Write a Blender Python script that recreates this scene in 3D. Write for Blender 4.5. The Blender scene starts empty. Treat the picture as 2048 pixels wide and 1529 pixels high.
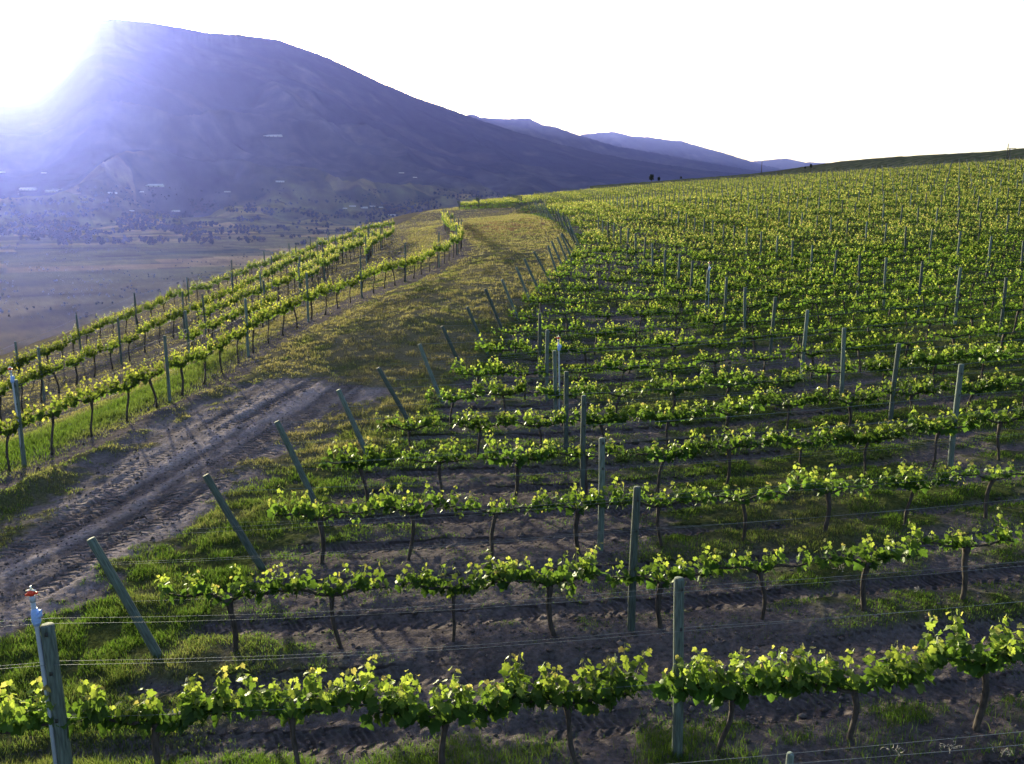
import bpy, math, random
import numpy as np
from mathutils import Vector

# ------------------------------------------------------------------ camera, sky, sun, exposure
CH = 5.9                                   # camera height over the vineyard floor datum
F = 1737.0                                 # focal length in photo pixels (2048 wide)
PITCH = math.radians(11.8)
cd = bpy.data.cameras.new("camera"); cam = bpy.data.objects.new("camera", cd)
bpy.context.scene.collection.objects.link(cam)
cd.sensor_width = 36; cd.lens = 36 * F / 2048; cd.clip_start = 0.1; cd.clip_end = 60000
cam.location = (0, 0, CH); cam.rotation_euler = (math.pi / 2 - PITCH, 0, 0)
bpy.context.scene.camera = cam

SUN_AZ = math.radians(-27.5)               # left of the view direction
SUN_EL = math.radians(7.9)
w = bpy.data.worlds.new("World"); bpy.context.scene.world = w; w.use_nodes = True
nt = w.node_tree; bg = nt.nodes["Background"]
sky = nt.nodes.new("ShaderNodeTexSky"); sky.sky_type = 'NISHITA'; sky.sun_disc = False
sky.sun_elevation = SUN_EL; sky.sun_rotation = SUN_AZ
sky.altitude = 300; sky.air_density = 0.8; sky.dust_density = 3.0; sky.ozone_density = 1.0
nt.links.new(sky.outputs[0], bg.inputs[0]); bg.inputs[1].default_value = 0.15
sl = bpy.data.lights.new("sun", 'SUN'); sl.energy = 5.0; sl.angle = math.radians(0.8); sl.color = (1.0, 0.92, 0.78)
sun = bpy.data.objects.new("sun", sl); bpy.context.scene.collection.objects.link(sun)
sdir = Vector((math.sin(SUN_AZ) * math.cos(SUN_EL), math.cos(SUN_AZ) * math.cos(SUN_EL), math.sin(SUN_EL)))
sun.rotation_euler = sdir.to_track_quat('Z', 'Y').to_euler()
sc = bpy.context.scene
sc.view_settings.view_transform = 'Standard'; sc.view_settings.look = 'None'
sc.view_settings.exposure = 1.62; sc.view_settings.gamma = 1.0
sc.cycles.max_bounces = 6; sc.cycles.diffuse_bounces = 3; sc.cycles.transmission_bounces = 4
sc.cycles.volume_bounces = 0; sc.cycles.use_denoising = True
sc.cycles.sample_clamp_indirect = 8

R = np.random.default_rng(7); random.seed(7)
COL = sc.collection

# ------------------------------------------------------------------ helpers
cp, sp = math.cos(PITCH), math.sin(PITCH)
def P(px, py, t):                          # photo pixel + depth along the view axis -> world point
    x = (px - 1024) / F; y = (764.5 - py) / F
    return np.array([x * t, (cp + y * sp) * t, CH + (-sp + y * cp) * t])
def ray(px, py):
    x = (px - 1024) / F; y = (764.5 - py) / F
    return np.array([x, cp + y * sp, -sp + y * cp])
def G(px, py, z=0.1):                      # photo pixel on the level z
    d = ray(px, py); t = (z - CH) / d[2]
    return d[0] * t, d[1] * t
def hsh(ix, iy, s):
    h = (ix.astype(np.int64) * 374761393 + iy.astype(np.int64) * 668265263 + s * 974634777) & 0xffffffff
    h = ((h ^ (h >> 13)) * 1274126177) & 0xffffffff
    return ((h ^ (h >> 16)) & 0xffffff) / float(0xffffff)
def vn(x, y, s=0):
    ix = np.floor(x); iy = np.floor(y); fx = x - ix; fy = y - iy
    fx = fx * fx * (3 - 2 * fx); fy = fy * fy * (3 - 2 * fy)
    a = hsh(ix, iy, s); b = hsh(ix + 1, iy, s); c = hsh(ix, iy + 1, s); d = hsh(ix + 1, iy + 1, s)
    return (a * (1 - fx) + b * fx) * (1 - fy) + (c * (1 - fx) + d * fx) * fy
def fbm(x, y, o=4, s=0, g=0.5):
    v = 0; a = 1; n = 0
    for i in range(o):
        v = v + a * vn(x * 2 ** i + 17.3 * i, y * 2 ** i - 9.1 * i, s + i); n += a; a *= g
    return v / n
def ss(a, b, x):
    t = np.clip((x - a) / (b - a), 0, 1); return t * t * (3 - 2 * t)

def mk(name, V, Fs, mat, parent=None, cols=None, attrs=None, smooth=False, link=True):
    """mesh object from numpy arrays; Fs = list of (n,k) index arrays"""
    me = bpy.data.meshes.new(name)
    V = np.asarray(V, dtype=np.float32)
    Fs = [np.asarray(f, dtype=np.int32) for f in Fs if len(f)]
    me.vertices.add(len(V)); me.vertices.foreach_set("co", V.ravel())
    nl = sum(f.size for f in Fs); nf = sum(len(f) for f in Fs)
    me.loops.add(nl); me.polygons.add(nf)
    me.loops.foreach_set("vertex_index", np.concatenate([f.ravel() for f in Fs]))
    tot = np.concatenate([np.full(len(f), f.shape[1], dtype=np.int32) for f in Fs])
    st = np.concatenate([[0], np.cumsum(tot)[:-1]]).astype(np.int32)
    me.polygons.foreach_set("loop_start", st); me.polygons.foreach_set("loop_total", tot)
    if smooth: me.polygons.foreach_set("use_smooth", np.ones(nf, dtype=bool))
    if cols is not None:
        a = me.attributes.new("base", 'FLOAT_COLOR', 'POINT')
        c = np.ones((len(V), 4), dtype=np.float32); c[:, :3] = cols; a.data.foreach_set("color", c.ravel())
    for k, v in (attrs or {}).items():
        a = me.attributes.new(k, 'FLOAT', 'POINT'); a.data.foreach_set("value", np.asarray(v, dtype=np.float32))
    me.update(calc_edges=True); me.validate()
    me.materials.append(mat)
    o = bpy.data.objects.new(name, me)
    if link: COL.objects.link(o)
    if parent: o.parent = parent
    return o
def empty(name, loc, rot=(0, 0, 0)):
    o = bpy.data.objects.new(name, None); COL.objects.link(o); o.location = loc; o.rotation_euler = rot
    o.empty_display_size = 0.2
    return o
def tag(o, label=None, cat=None, group=None, kind=None):
    if label: o["label"] = label
    if cat: o["category"] = cat
    if group: o["group"] = group
    if kind: o["kind"] = kind
    return o
def copy_of(src, name=None):
    c = src.copy(); COL.objects.link(c)
    for ch in src.children:
        d = ch.copy(); COL.objects.link(d); d.parent = c
    return c
class MB:                                   # collects shapes into one mesh
    def __init__(s): s.V = []; s.F = {}; s.n = 0
    def add(s, V, Fl):
        V = np.asarray(V, float)
        for f in Fl:
            f = np.asarray(f)
            if len(f): s.F.setdefault(f.shape[1], []).append(f + s.n)
        s.V.append(V); s.n += len(V); return s
    def tube(s, pts, rad, n=8, caps=True, jit=0.0, rng=None):
        pts = np.asarray(pts, float); m = len(pts)
        rad = np.broadcast_to(np.asarray(rad, float), (m,))
        d = np.gradient(pts, axis=0); d /= np.linalg.norm(d, axis=1)[:, None] + 1e-9
        up = np.array([0, 0, 1.0]) if abs(d[0][2]) < 0.8 else np.array([1.0, 0, 0])
        a = np.cross(d, up); a /= np.linalg.norm(a, axis=1)[:, None] + 1e-9; b = np.cross(d, a)
        ang = np.arange(n) * 2 * np.pi / n
        rr = rad[:, None] * (1 + (jit * (rng.random((m, n)) - 0.5) if jit else np.zeros((m, n))))
        V = pts[:, None, :] + rr[..., None] * (np.cos(ang)[None, :, None] * a[:, None, :] + np.sin(ang)[None, :, None] * b[:, None, :])
        i = np.arange(m - 1)[:, None] * n; j = np.arange(n)[None, :]; k = (j + 1) % n
        Fq = np.stack([i + j, i + n + j, i + n + k, i + k], -1).reshape(-1, 4)
        fs = [Fq]
        if caps: fs.append(np.array([list(range(n))])); fs.append(np.array([[(m - 1) * n + q for q in range(n)][::-1]]))
        return s.add(V.reshape(-1, 3), fs)
    def box(s, c, h, rz=0):
        c = np.array(c, float); x, y, z = h
        v = np.array([[i, j, k] for i in (-1, 1) for j in (-1, 1) for k in (-1, 1)], float) * [x, y, z]
        ca, sa = math.cos(rz), math.sin(rz)
        v = np.stack([v[:, 0] * ca - v[:, 1] * sa, v[:, 0] * sa + v[:, 1] * ca, v[:, 2]], -1) + c
        return s.add(v, [[(0, 1, 3, 2), (4, 6, 7, 5), (0, 4, 5, 1), (2, 3, 7, 6), (0, 2, 6, 4), (1, 5, 7, 3)]])
    def build(s, name, mat, parent=None, **k):
        return mk(name, np.concatenate(s.V), [np.concatenate(f) for f in s.F.values()], mat, parent, **k)

# ------------------------------------------------------------------ materials
def mat(name, color=(0.5, 0.5, 0.5), rough=0.8, var=0.0, scale=5.0, bump=0.0, attr=False, spec=0.3, metal=0.0, stretch=None, rnd=0.0):
    m = bpy.data.materials.new(name); m.use_nodes = True; n = m.node_tree.nodes; l = m.node_tree.links
    b = n["Principled BSDF"]; b.inputs["Roughness"].default_value = rough
    b.inputs["Specular IOR Level"].default_value = spec; b.inputs["Metallic"].default_value = metal
    tc = n.new("ShaderNodeTexCoord"); mp = n.new("ShaderNodeMapping"); l.new(tc.outputs["Object"], mp.inputs[0])
    if stretch: mp.inputs["Scale"].default_value = stretch
    nz = n.new("ShaderNodeTexNoise"); nz.inputs["Scale"].default_value = scale; nz.inputs["Detail"].default_value = 6
    l.new(mp.outputs[0], nz.inputs["Vector"])
    mr = n.new("ShaderNodeMapRange"); mr.inputs["To Min"].default_value = 1 - var; mr.inputs["To Max"].default_value = 1 + var
    mr.inputs["From Min"].default_value = 0.3; mr.inputs["From Max"].default_value = 0.7
    l.new(nz.outputs[0], mr.inputs[0])
    vm = n.new("ShaderNodeVectorMath"); vm.operation = 'SCALE'; l.new(mr.outputs[0], vm.inputs["Scale"])
    if attr:
        a = n.new("ShaderNodeAttribute"); a.attribute_name = "base"; l.new(a.outputs["Color"], vm.inputs[0])
    else: vm.inputs[0].default_value = color
    if rnd:
        oi = n.new("ShaderNodeObjectInfo"); r2 = n.new("ShaderNodeMapRange"); r2.inputs["To Min"].default_value = 1 - rnd; r2.inputs["To Max"].default_value = 1 + rnd
        l.new(oi.outputs["Random"], r2.inputs[0]); v2 = n.new("ShaderNodeVectorMath"); v2.operation = 'SCALE'; l.new(vm.outputs[0], v2.inputs[0]); l.new(r2.outputs[0], v2.inputs["Scale"]); vm = v2
    l.new(vm.outputs[0], b.inputs["Base Color"])
    if bump:
        bp = n.new("ShaderNodeBump"); bp.inputs["Strength"].default_value = 1; bp.inputs["Distance"].default_value = bump
        l.new(nz.outputs[0], bp.inputs["Height"]); l.new(bp.outputs[0], b.inputs["Normal"])
    return m

def leaf_mat(name, gloss=0.045, trans=0.6, tboost=(1.7, 1.55, 0.9)):
    """thin leaf: reflects its own green, lets yellow-green light through"""
    m = bpy.data.materials.new(name); m.use_nodes = True; n = m.node_tree.nodes; l = m.node_tree.links
    n.remove(n["Principled BSDF"]); out = n["Material Output"]
    a0 = n.new("ShaderNodeAttribute"); a0.attribute_name = "base"
    oi = n.new("ShaderNodeObjectInfo"); r2 = n.new("ShaderNodeMapRange"); r2.inputs["To Min"].default_value = .78; r2.inputs["To Max"].default_value = 1.25; l.new(oi.outputs["Random"], r2.inputs[0])
    a = n.new("ShaderNodeVectorMath"); a.operation = 'SCALE'; l.new(a0.outputs["Color"], a.inputs[0]); l.new(r2.outputs[0], a.inputs["Scale"])
    d = n.new("ShaderNodeBsdfDiffuse"); l.new(a.outputs[0], d.inputs[0])
    vm = n.new("ShaderNodeVectorMath"); vm.operation = 'MULTIPLY'; vm.inputs[1].default_value = tboost
    l.new(a.outputs[0], vm.inputs[0])
    t = n.new("ShaderNodeBsdfTranslucent"); l.new(vm.outputs[0], t.inputs[0])
    mx = n.new("ShaderNodeMixShader"); mx.inputs[0].default_value = trans
    l.new(d.outputs[0], mx.inputs[1]); l.new(t.outputs[0], mx.inputs[2])
    g = n.new("ShaderNodeBsdfGlossy"); g.inputs["Roughness"].default_value = 0.38; g.inputs[0].default_value = (0.8, 0.85, 0.8, 1)
    fr = n.new("ShaderNodeFresnel"); fr.inputs[0].default_value = 1.4
    mm = n.new("ShaderNodeMath"); mm.operation = 'MULTIPLY_ADD'; mm.inputs[1].default_value = gloss * 4; mm.inputs[2].default_value = 0.0
    l.new(fr.outputs[0], mm.inputs[0]); mm.use_clamp = True
    m2 = n.new("ShaderNodeMixShader"); l.new(mm.outputs[0], m2.inputs[0]); l.new(mx.outputs[0], m2.inputs[1]); l.new(g.outputs[0], m2.inputs[2])
    l.new(m2.outputs[0], out.inputs[0])
    return m

M = {}
M['leaf'] = leaf_mat('vine_leaf')
M['leaf_far'] = leaf_mat('vine_leaf_matte', gloss=0.0, trans=0.6)
M['grass'] = leaf_mat('grass_blade', gloss=0.0, trans=0.5, tboost=(1.5, 1.5, 0.9))
M['bark'] = mat('vine_bark', (0.045, 0.036, 0.034), 0.95, 0.5, 30, 0.01, stretch=(1, 1, 0.3))
M['post'] = mat('treated_wood', (0.078, 0.102, 0.096), 0.85, 0.5, 22, 0.006, stretch=(3, 3, 0.25), rnd=0.4)
M['wire'] = mat('galvanised_wire', (0.15, 0.165, 0.19), 0.6, 0.3, 3, metal=0.5)
M['staple'] = mat('dark_staple', (0.03, 0.03, 0.03), 0.6)
M['pipe'] = mat('grey_pvc', (0.30, 0.34, 0.42), 0.45, 0.08, 10)
M['tape'] = mat('blue_tape', (0.25, 0.38, 0.72), 0.4, 0.15, 40, 0.003)
M['red'] = mat('red_plastic', (0.62, 0.05, 0.02), 0.4)
M['pale_metal'] = mat('pale_metal', (0.8, 0.78, 0.7), 0.25, metal=0.6)
M['tendril'] = mat('dry_tendril', (0.2, 0.19, 0.18), 0.9)
M['dark_wood'] = mat('dark_pole', (0.06, 0.05, 0.045), 0.9)
M['house_wall'] = mat('house_wall', (0.5, 0.48, 0.46), 0.9, 0.1, 0.5)
M['roof'] = mat('pale_roof', (0.4, 0.4, 0.42), 0.6, 0.05, 1.0, spec=0.2)
M['dark_glass'] = mat('dark_window', (0.03, 0.03, 0.035), 0.2)

# ------------------------------------------------------------------ terrain
# controls: ground points (photo pixel of the foot, distance) that carry the slope of the bench
ctl = []
for t in [(45,930,20.3),(347,790,25.9),(515,695,32.5),(600,655,36.5),(700,612,41.5),(800,570,47.5),(930,507,59),(915,480,75),(885,456,95),
          (29,790,34),(200,691,46),(350,630,54),(450,590,60),(555,547,70),(650,508,84),(720,479,100),(790,464,115),
          (0,869,30),(156,777,36),(240,739,39),(330,683,43),(450,620,50),(540,579,56),(600,542,64),(700,507,80),(760,488,92),
          (408,672,42),(590,596,53),(700,527,70),
          (850,600,34.5),(900,550,43),(1000,487,64),(960,445,100),(1000,432,130),(1035,432,150),
          (925,416,220),(870,425,170)]:
    ctl.append(P(*t))
for X, Y, Z in [(1.5,8,-5.8),(1.5,13.6,-5.8),(1.5,19,-5.8),(1.3,25,-5.75),(0.8,30,-5.55),(0.5,36,-5.2),(-5,8,-5.85),(-4.2,14,-5.85),(-3.2,19,-5.75),(-1.5,27,-5.65),
                (-8,12,-5.85),(-6.5,19,-5.8),(-5,27,-5.5),(9.8,17.5,-5.2),(8.3,31,-5.0),(16.5,29,-4.36),(27,50,-3.2),(43,80,-1.0),(7,67,-3.7),(26,98,-1.5),
                (8,8,-5.35),(1.5,0,-5.8),(-10,0,-5.9),(12,0,-5.1),(0,-30,-5.8),(-25,0,-7),(30,0,-4),(40,30,-2.9),(60,50,-1.0),(-14,10,-6.1),
                (20,230,1.5),(58,208,3.8),(78,178,5.0),(88,148,5.2),(130,150,8.0),(100,60,2.5),(200,100,10),(10,45,-4.65),(60,120,1.7)]:
    ctl.append(np.array([X, Y, CH + Z]))
ctl = np.array(ctl)
def tps(d2): return 0.5 * d2 * np.log(d2 + 1e-6)
def _fit():
    x = ctl[:, :2] / 50; n = len(x)
    K = tps(((x[:, None] - x[None]) ** 2).sum(-1)) + np.eye(n) * 0.02
    Pm = np.hstack([np.ones((n, 1)), x]); A = np.zeros((n + 3, n + 3)); A[:n, :n] = K; A[:n, n:] = Pm; A[n:, :n] = Pm.T
    return np.linalg.solve(A, np.concatenate([ctl[:, 2], np.zeros(3)])), x
_w, _x = _fit()
BENCH = np.array([(-34,-60),(-30,10),(-26,30),(-25,44),(-24,60),(-22,75),(-20,95),(-19,125),(-18,180),(-19,240),(20,262),(62,236),(88,200),(100,175),(160,185),(400,260),(400,-60)], float)
VALLEY = -96.0
def poly_sd(X, Y, Q):
    d = np.full(X.shape, 1e18); ins = np.zeros(X.shape, bool); n = len(Q)
    for i in range(n):
        a = Q[i]; b = Q[(i + 1) % n]; e = b - a
        t = np.clip(((X - a[0]) * e[0] + (Y - a[1]) * e[1]) / (e @ e), 0, 1)
        d = np.minimum(d, (X - a[0] - t * e[0]) ** 2 + (Y - a[1] - t * e[1]) ** 2)
        c = ((a[1] > Y) != (b[1] > Y)) & (X < (b[0] - a[0]) * (Y - a[1]) / (b[1] - a[1] + 1e-12) + a[0])
        ins ^= c
    d = np.sqrt(d); return np.where(ins, -d, d)
def bench_z(X, Y):
    shp = X.shape; X = X.ravel(); Y = Y.ravel()
    Xc = np.clip(X, -60, 220); Yc = np.clip(Y, -40, 280)
    out = np.zeros(len(X))
    for i in range(0, len(X), 40000):
        q = np.stack([Xc[i:i+40000], Yc[i:i+40000]], -1) / 50
        out[i:i+40000] = tps(((q[:, None] - _x[None]) ** 2).sum(-1)) @ _w[:len(_x)] + _w[-3] + q @ _w[-2:]
    return out.reshape(shp)
def zg(X, Y):
    X = np.asarray(X, float); Y = np.asarray(Y, float)
    d = poly_sd(X, Y, BENCH)
    z = bench_z(X, Y)
    d0 = np.maximum(d, 0)
    right = ss(-5, 60, X)
    drop = d0 * (0.42 * (1 - right) + 0.10 * right) * ss(0, 20, d0)
    zz = z - drop
    vz = VALLEY + 3.0 * (fbm(X / 400, Y / 400, 3, 5) - .5)
    r = np.hypot(X, Y)
    return np.maximum(zz, vz)
def zs(x, y): return float(zg(np.array([x]), np.array([y]))[0])

# row geometry of the main (right-hand) block
ENDX = np.array([(0,-6.6),(5.35,-6.3),(8.1,-5.9),(10.8,-4.6),(13.6,-4.05),(16.4,-3.75),(19.1,-3.15),(21.9,-2.5),(24.6,-2.0),(27.35,-1.45),(30,-.85),(32.85,-.3),(35.6,.25),
                 (38.35,.9),(41,1.3),(43.9,2.0),(50,3.1),(58,4.3),(66,5.2),(75,5.3),(90,4.7),(110,3.6),(130,2.2),(152,1.0),(158,6),(176,6),(180,-10.5),(240,-14)], float)
def rowY(k, x): return 8.1 + 2.75 * (k - 1) + 0.08 * (x - 1.5)
def endx(k): y = 8.1 + 2.75 * (k - 1); return float(np.interp(y, ENDX[:, 0], ENDX[:, 1]))
# left rows (ground line: photo pixel, distance)
def line(lst): return np.array([P(*q)[:2] for q in lst])
LEFT = {
 'track': line([(-110,1012,18.0),(45,930,20.3),(347,790,25.9),(515,695,32.5),(600,655,36.5),(700,612,41.5),(800,570,47.5),(930,507,59),(915,480,75),(885,456,95),(890,445,107),(908,443,112)]),
 'gapfill': line([(374,722,34),(430,700,36),(513,677,39),(560,655,42)]),
 'inner': line([(408,672,42),(500,633,47),(590,596,53),(640,557,60),(700,527,70),(745,514,78)]),
 'stub': line([(600,628,50),(640,600,55),(680,563,61)]),
 'bend': line([(735,567,60),(738,545,66),(745,530,74),(790,497,88)]),
 'middle': line([(-120,930,27),(0,869,30),(156,777,36),(240,739,39),(330,683,43),(450,620,50),(540,579,56),(600,542,64),(700,507,80),(760,488,92)]),
 'edge': line([(-110,860,31.5),(0,798,36),(200,691,46),(350,630,54),(450,590,60),(555,547,70),(650,508,84),(720,479,100),(790,464,115)]),
}
def resample(pl, step, start=0.0):
    d = np.concatenate([[0], np.cumsum(np.linalg.norm(np.diff(pl, axis=0), axis=1))])
    s = np.arange(start, d[-1], step)
    x = np.interp(s, d, pl[:, 0]); y = np.interp(s, d, pl[:, 1])
    e = .3; x2 = np.interp(s + e, d, pl[:, 0]); y2 = np.interp(s + e, d, pl[:, 1]); x1 = np.interp(s - e, d, pl[:, 0]); y1 = np.interp(s - e, d, pl[:, 1])
    return np.stack([x, y, np.arctan2(y2 - y1, x2 - x1)], -1)
def smooth_line(pl, it=2):
    for _ in range(it):                    # corner cutting
        q = [pl[0]]
        for a, b in zip(pl[:-1], pl[1:]): q += [a * .75 + b * .25, a * .25 + b * .75]
        q.append(pl[-1]); pl = np.array(q)
    return pl
LEFT = {k: smooth_line(v) for k, v in LEFT.items()}
def line_d(X, Y, pl):
    d = np.full(X.shape, 1e9)
    for a, b in zip(pl[:-1], pl[1:]):
        e = b - a; t = np.clip(((X - a[0]) * e[0] + (Y - a[1]) * e[1]) / (e @ e + 1e-9), 0, 1)
        d = np.minimum(d, np.hypot(X - a[0] - t * e[0], Y - a[1] - t * e[1]))
    return d

# bare-dirt part of the track, two edges on the ground plane
TR_L = np.array([G(*q) for q in [(-420,1330),(-150,1165),(0,1078),(102,1012),(219,940),(326,876),(439,818),(520,786),(570,778)]])
TR_R = np.array([G(*q) for q in [(-250,1360),(-60,1250),(60,1190),(200,1120),(330,1040),(450,960),(560,880),(660,830),(745,795)]])
DIRT = np.concatenate([TR_L, TR_R[::-1]])
TR_C = np.array([G(*q) for q in [(-330,1290),(-100,1165),(60,1090),(230,1010),(380,920),(500,850),(600,800),(690,755),(760,700)]])
def along(X, Y, pl):                       # arc length and signed side distance along a polyline
    best = np.full(X.shape, 1e9); U = np.zeros(X.shape); S = np.zeros(X.shape); acc = 0
    for a, b in zip(pl[:-1], pl[1:]):
        e = b - a; L = np.hypot(*e); t = np.clip(((X - a[0]) * e[0] + (Y - a[1]) * e[1]) / (L * L), 0, 1)
        dx = X - a[0] - t * e[0]; dy = Y - a[1] - t * e[1]; d = np.hypot(dx, dy)
        m = d < best; best = np.where(m, d, best); U = np.where(m, acc + t * L, U)
        S = np.where(m, np.sign(e[0] * dy - e[1] * dx) * d, S); acc += L
    return U, S

def fields(X, Y):
    a = 0.5; u = X * math.cos(a) + Y * math.sin(a); v = -X * math.sin(a) + Y * math.cos(a)
    u = u + 60 * fbm(X / 300, Y / 300, 2, 6)
    cell = hsh(np.floor(u / 230), np.floor(v / 120), 9)[..., None]; cell2 = hsh(np.floor(u / 230), np.floor(v / 120), 19)[..., None]
    cf = np.array([0.075, 0.08, 0.04]) * (1 - cell) + np.where(cell2 > .7, np.array([0.13, 0.115, 0.07]), np.array([0.035, 0.045, 0.025])) * cell
    e = np.minimum(np.abs((v / 120) % 1 - .5), 1); road = (e > .475)[..., None] * (cell2 > .3)
    cf = cf * (1 - .5 * road)
    return cf * np.array([2.3, 1.75, 1.2]) * (.3 + 1.4 * fbm(X / 60, Y / 60, 5, 78, .65))[..., None]
def ground_fields(X, Y):
    """material of the ground at a point: colour, grass cover, tyre pattern"""
    n1 = fbm(X / 1.1, Y / 1.1, 4, 11); n2 = fbm(X / 5, Y / 5, 4, 21); n3 = fbm(X / 0.25, Y / 0.25, 3, 31); n4 = fbm(X / 18, Y / 18, 3, 41)
    yy = Y - 0.08 * (X - 1.5)
    kf = (yy - 8.1) / 2.75; ph = kf - np.round(kf)                # distance from row centre, in rows
    ex = np.interp(yy, ENDX[:, 0], ENDX[:, 1])
    inblk = ss(-0.9, 0.6, X - ex)
    sd = poly_sd(X, Y, DIRT)
    dirt = 1 - ss(-0.4, 1.1, sd + (n1 - .5) * 2.4 + (n3 - .5) * .8)
    dl = line_d(X, Y, LEFT['track'])
    # grass share
    g_blk = 0.40 - .22 * ss(17, 11, Y) + 0.55 * ss(0, 11, X - 0.15 * (Y - 10)) * (1 - .45 * ss(17, 10, Y)) + 0.15 * ss(18, 34, Y) + (n2 - .5) * 1.5 + (n1 - .5) * 0.8
    rut = np.maximum(1 - np.abs(np.abs(ph * 2.75 - 1.375 * np.sign(ph)) - 0.62) / 0.3, 0)  # wheel lines between rows
    g_blk = g_blk - 0.5 * rut * (1 - ss(20, 60, Y))
    g_end = 1.15 - 0.25 * np.abs(X - ex + 0.4) + (n1 - .5) * 1.2 + (n2 - .5) * 0.8
    g_end = g_end * ss(3.6, 1.0, np.abs(X - ex + 0.6))
    U2, S2 = along(X, Y, LEFT['track']); lf = ss(2.6, 4.5, S2)
    g_trk = 0.55 + 0.6 * ss(19, 30, Y) + (n2 - .5) * 1.0 + (n1 - .5) * .8
    g_trk = g_trk * (1 - .62 * lf)
    g = g_blk * inblk + (1 - inblk) * np.maximum(g_trk, g_end)
    g = np.clip(g, 0, 1) * (1 - dirt)
    dryf = np.clip((1 - inblk) * (0.72 + .2 * ss(22, 32, Y) + (n2 - .5) * 1.0 + (n1 - .5) * .6) * ss(12, 26, Y) + (1 - inblk) * (n1 - .45) * 1.2 + inblk * (n2 - .62) * 2.2, 0, 1)
    bare_l = ss(1.25, 0.4, np.abs(dl - 0.2) + (n1 - .5) * 1.2)     # bare soil under the track-side row
    g = g * (1 - 0.8 * bare_l)
    soil = np.array([0.056, 0.048, 0.053]); soil2 = np.array([0.115, 0.100, 0.108]); green = np.array([0.040, 0.050, 0.018]); dry = np.array([0.108, 0.095, 0.064]); red = np.array([0.18, 0.10, 0.06])
    sm = np.clip(n3 * .6 + n1 * .6 - .1, 0, 1)[..., None]
    c = soil * (1 - sm) + soil2 * sm
    U0, S0 = along(X, Y, TR_C); strk = fbm(S0 * 3.2 + .25 * np.sin(U0 * .7), U0 * .22, 3, 97)
    c = c * (1 + .85 * dirt[..., None]) * (1 + dirt[..., None] * (ss(.3, .7, strk)[..., None] - .5) * .7)
    vg = green * (1 - dryf[..., None]) + dry * dryf[..., None]
    redp = ss(7, 2, np.hypot((X - (-0.2)) / 1.0, (Y - 92) / 3.2)) * ss(.3, .6, n1)
    vg = vg * (1 - redp[..., None]) + red * redp[..., None]
    gg = ss(0.25, 0.75, g + (n3 - .5) * .7)[..., None]
    c = c * (1 - gg) + vg * gg
    # beyond the bench: valley fields, hedges, roads
    d = poly_sd(X, Y, BENCH); far = ss(0, 15, d)[..., None]
    cf = fields(X, Y)
    br = fbm(X / 60, Y / 160, 4, 77)[..., None]
    near_v = ss(1500, 700, np.hypot(X, Y))[..., None]
    wild = np.array([0.135, 0.105, 0.035]) * (0.1 + 1.3 * br) * (.45 + 1.1 * fbm(X / 11, Y / 22, 4, 79, .7))[..., None] ; wild = wild + np.array([.03, .02, .01]) * ss(.55, .7, br)
    cf = cf * (1 - near_v) + wild * near_v
    c = c * (1 - far) + cf * far
    c = c * (0.80 + 0.4 * fbm(X / 2.5, Y / 2.5, 3, 51))[..., None]
    # tyre prints
    U, S = along(X, Y, TR_C)
    tm = np.zeros(X.shape); tu = U.copy(); tv = np.zeros(X.shape)
    for off in (-1.5, -0.95, 0.35, 0.9, 1.5):
        q = (S - off - 0.12 * np.sin(U * .5 + off * 9)) / 0.24; m = (1 - ss(.75, 1.05, np.abs(q))) * dirt * ss(.32, .5, fbm(U / 3 + off * 7, S * .2, 2, 61))
        tv = np.where(m > tm, q, tv); tm = np.maximum(tm, m)
    q0 = ph * 2.75 - 1.375 * np.sign(ph)
    for off in (-0.62, 0.62):
        q = (q0 - off) / 0.25; m = (1 - ss(.75, 1.05, np.abs(q))) * inblk * (1 - ss(22, 40, Y)) * (1 - ss(.3, .8, g)) * ss(.3, .5, n2)
        tu = np.where(m > tm, X, tu); tv = np.where(m > tm, q, tv); tm = np.maximum(tm, m)
    return dict(c=c, g=g, dry=dryf, dirt=dirt, tm=tm, tu=tu, tv=tv, n1=n1, n3=n3, inblk=inblk, ph=ph, d=d, rut=rut, S=S, bare_l=bare_l, strk=strk)

def micro(X, Y, f):
    """small relief of the ground"""
    r = np.hypot(X, Y); k = 1 - ss(60, 140, r)
    z = (f['n1'] - .5) * 0.10 + (f['n3'] - .5) * 0.07 * (1 - .5 * f['dirt'])
    z = z + (fbm(X / .09, Y / .09, 2, 91) - .5) * 0.03
    z = z - 0.035 * f['rut'] * f['inblk'] - 0.03 * f['tm'] + 0.05 * np.exp(-(f['ph'] * 2.75 / .4) ** 2) * f['inblk']
    z = z + (f['strk'] - .5) * .08 * f['dirt']
    U, S = along(X, Y, TR_C)
    z = z + 0.28 * np.exp(-((S - 2.75 - .3 * np.sin(U * .6)) / .45) ** 2) * (0.3 + f['n1'] * 1.0) * ss(32, 20, Y)   # spoil berm beside the track
    return z * k * (f['d'] < 30)

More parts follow.
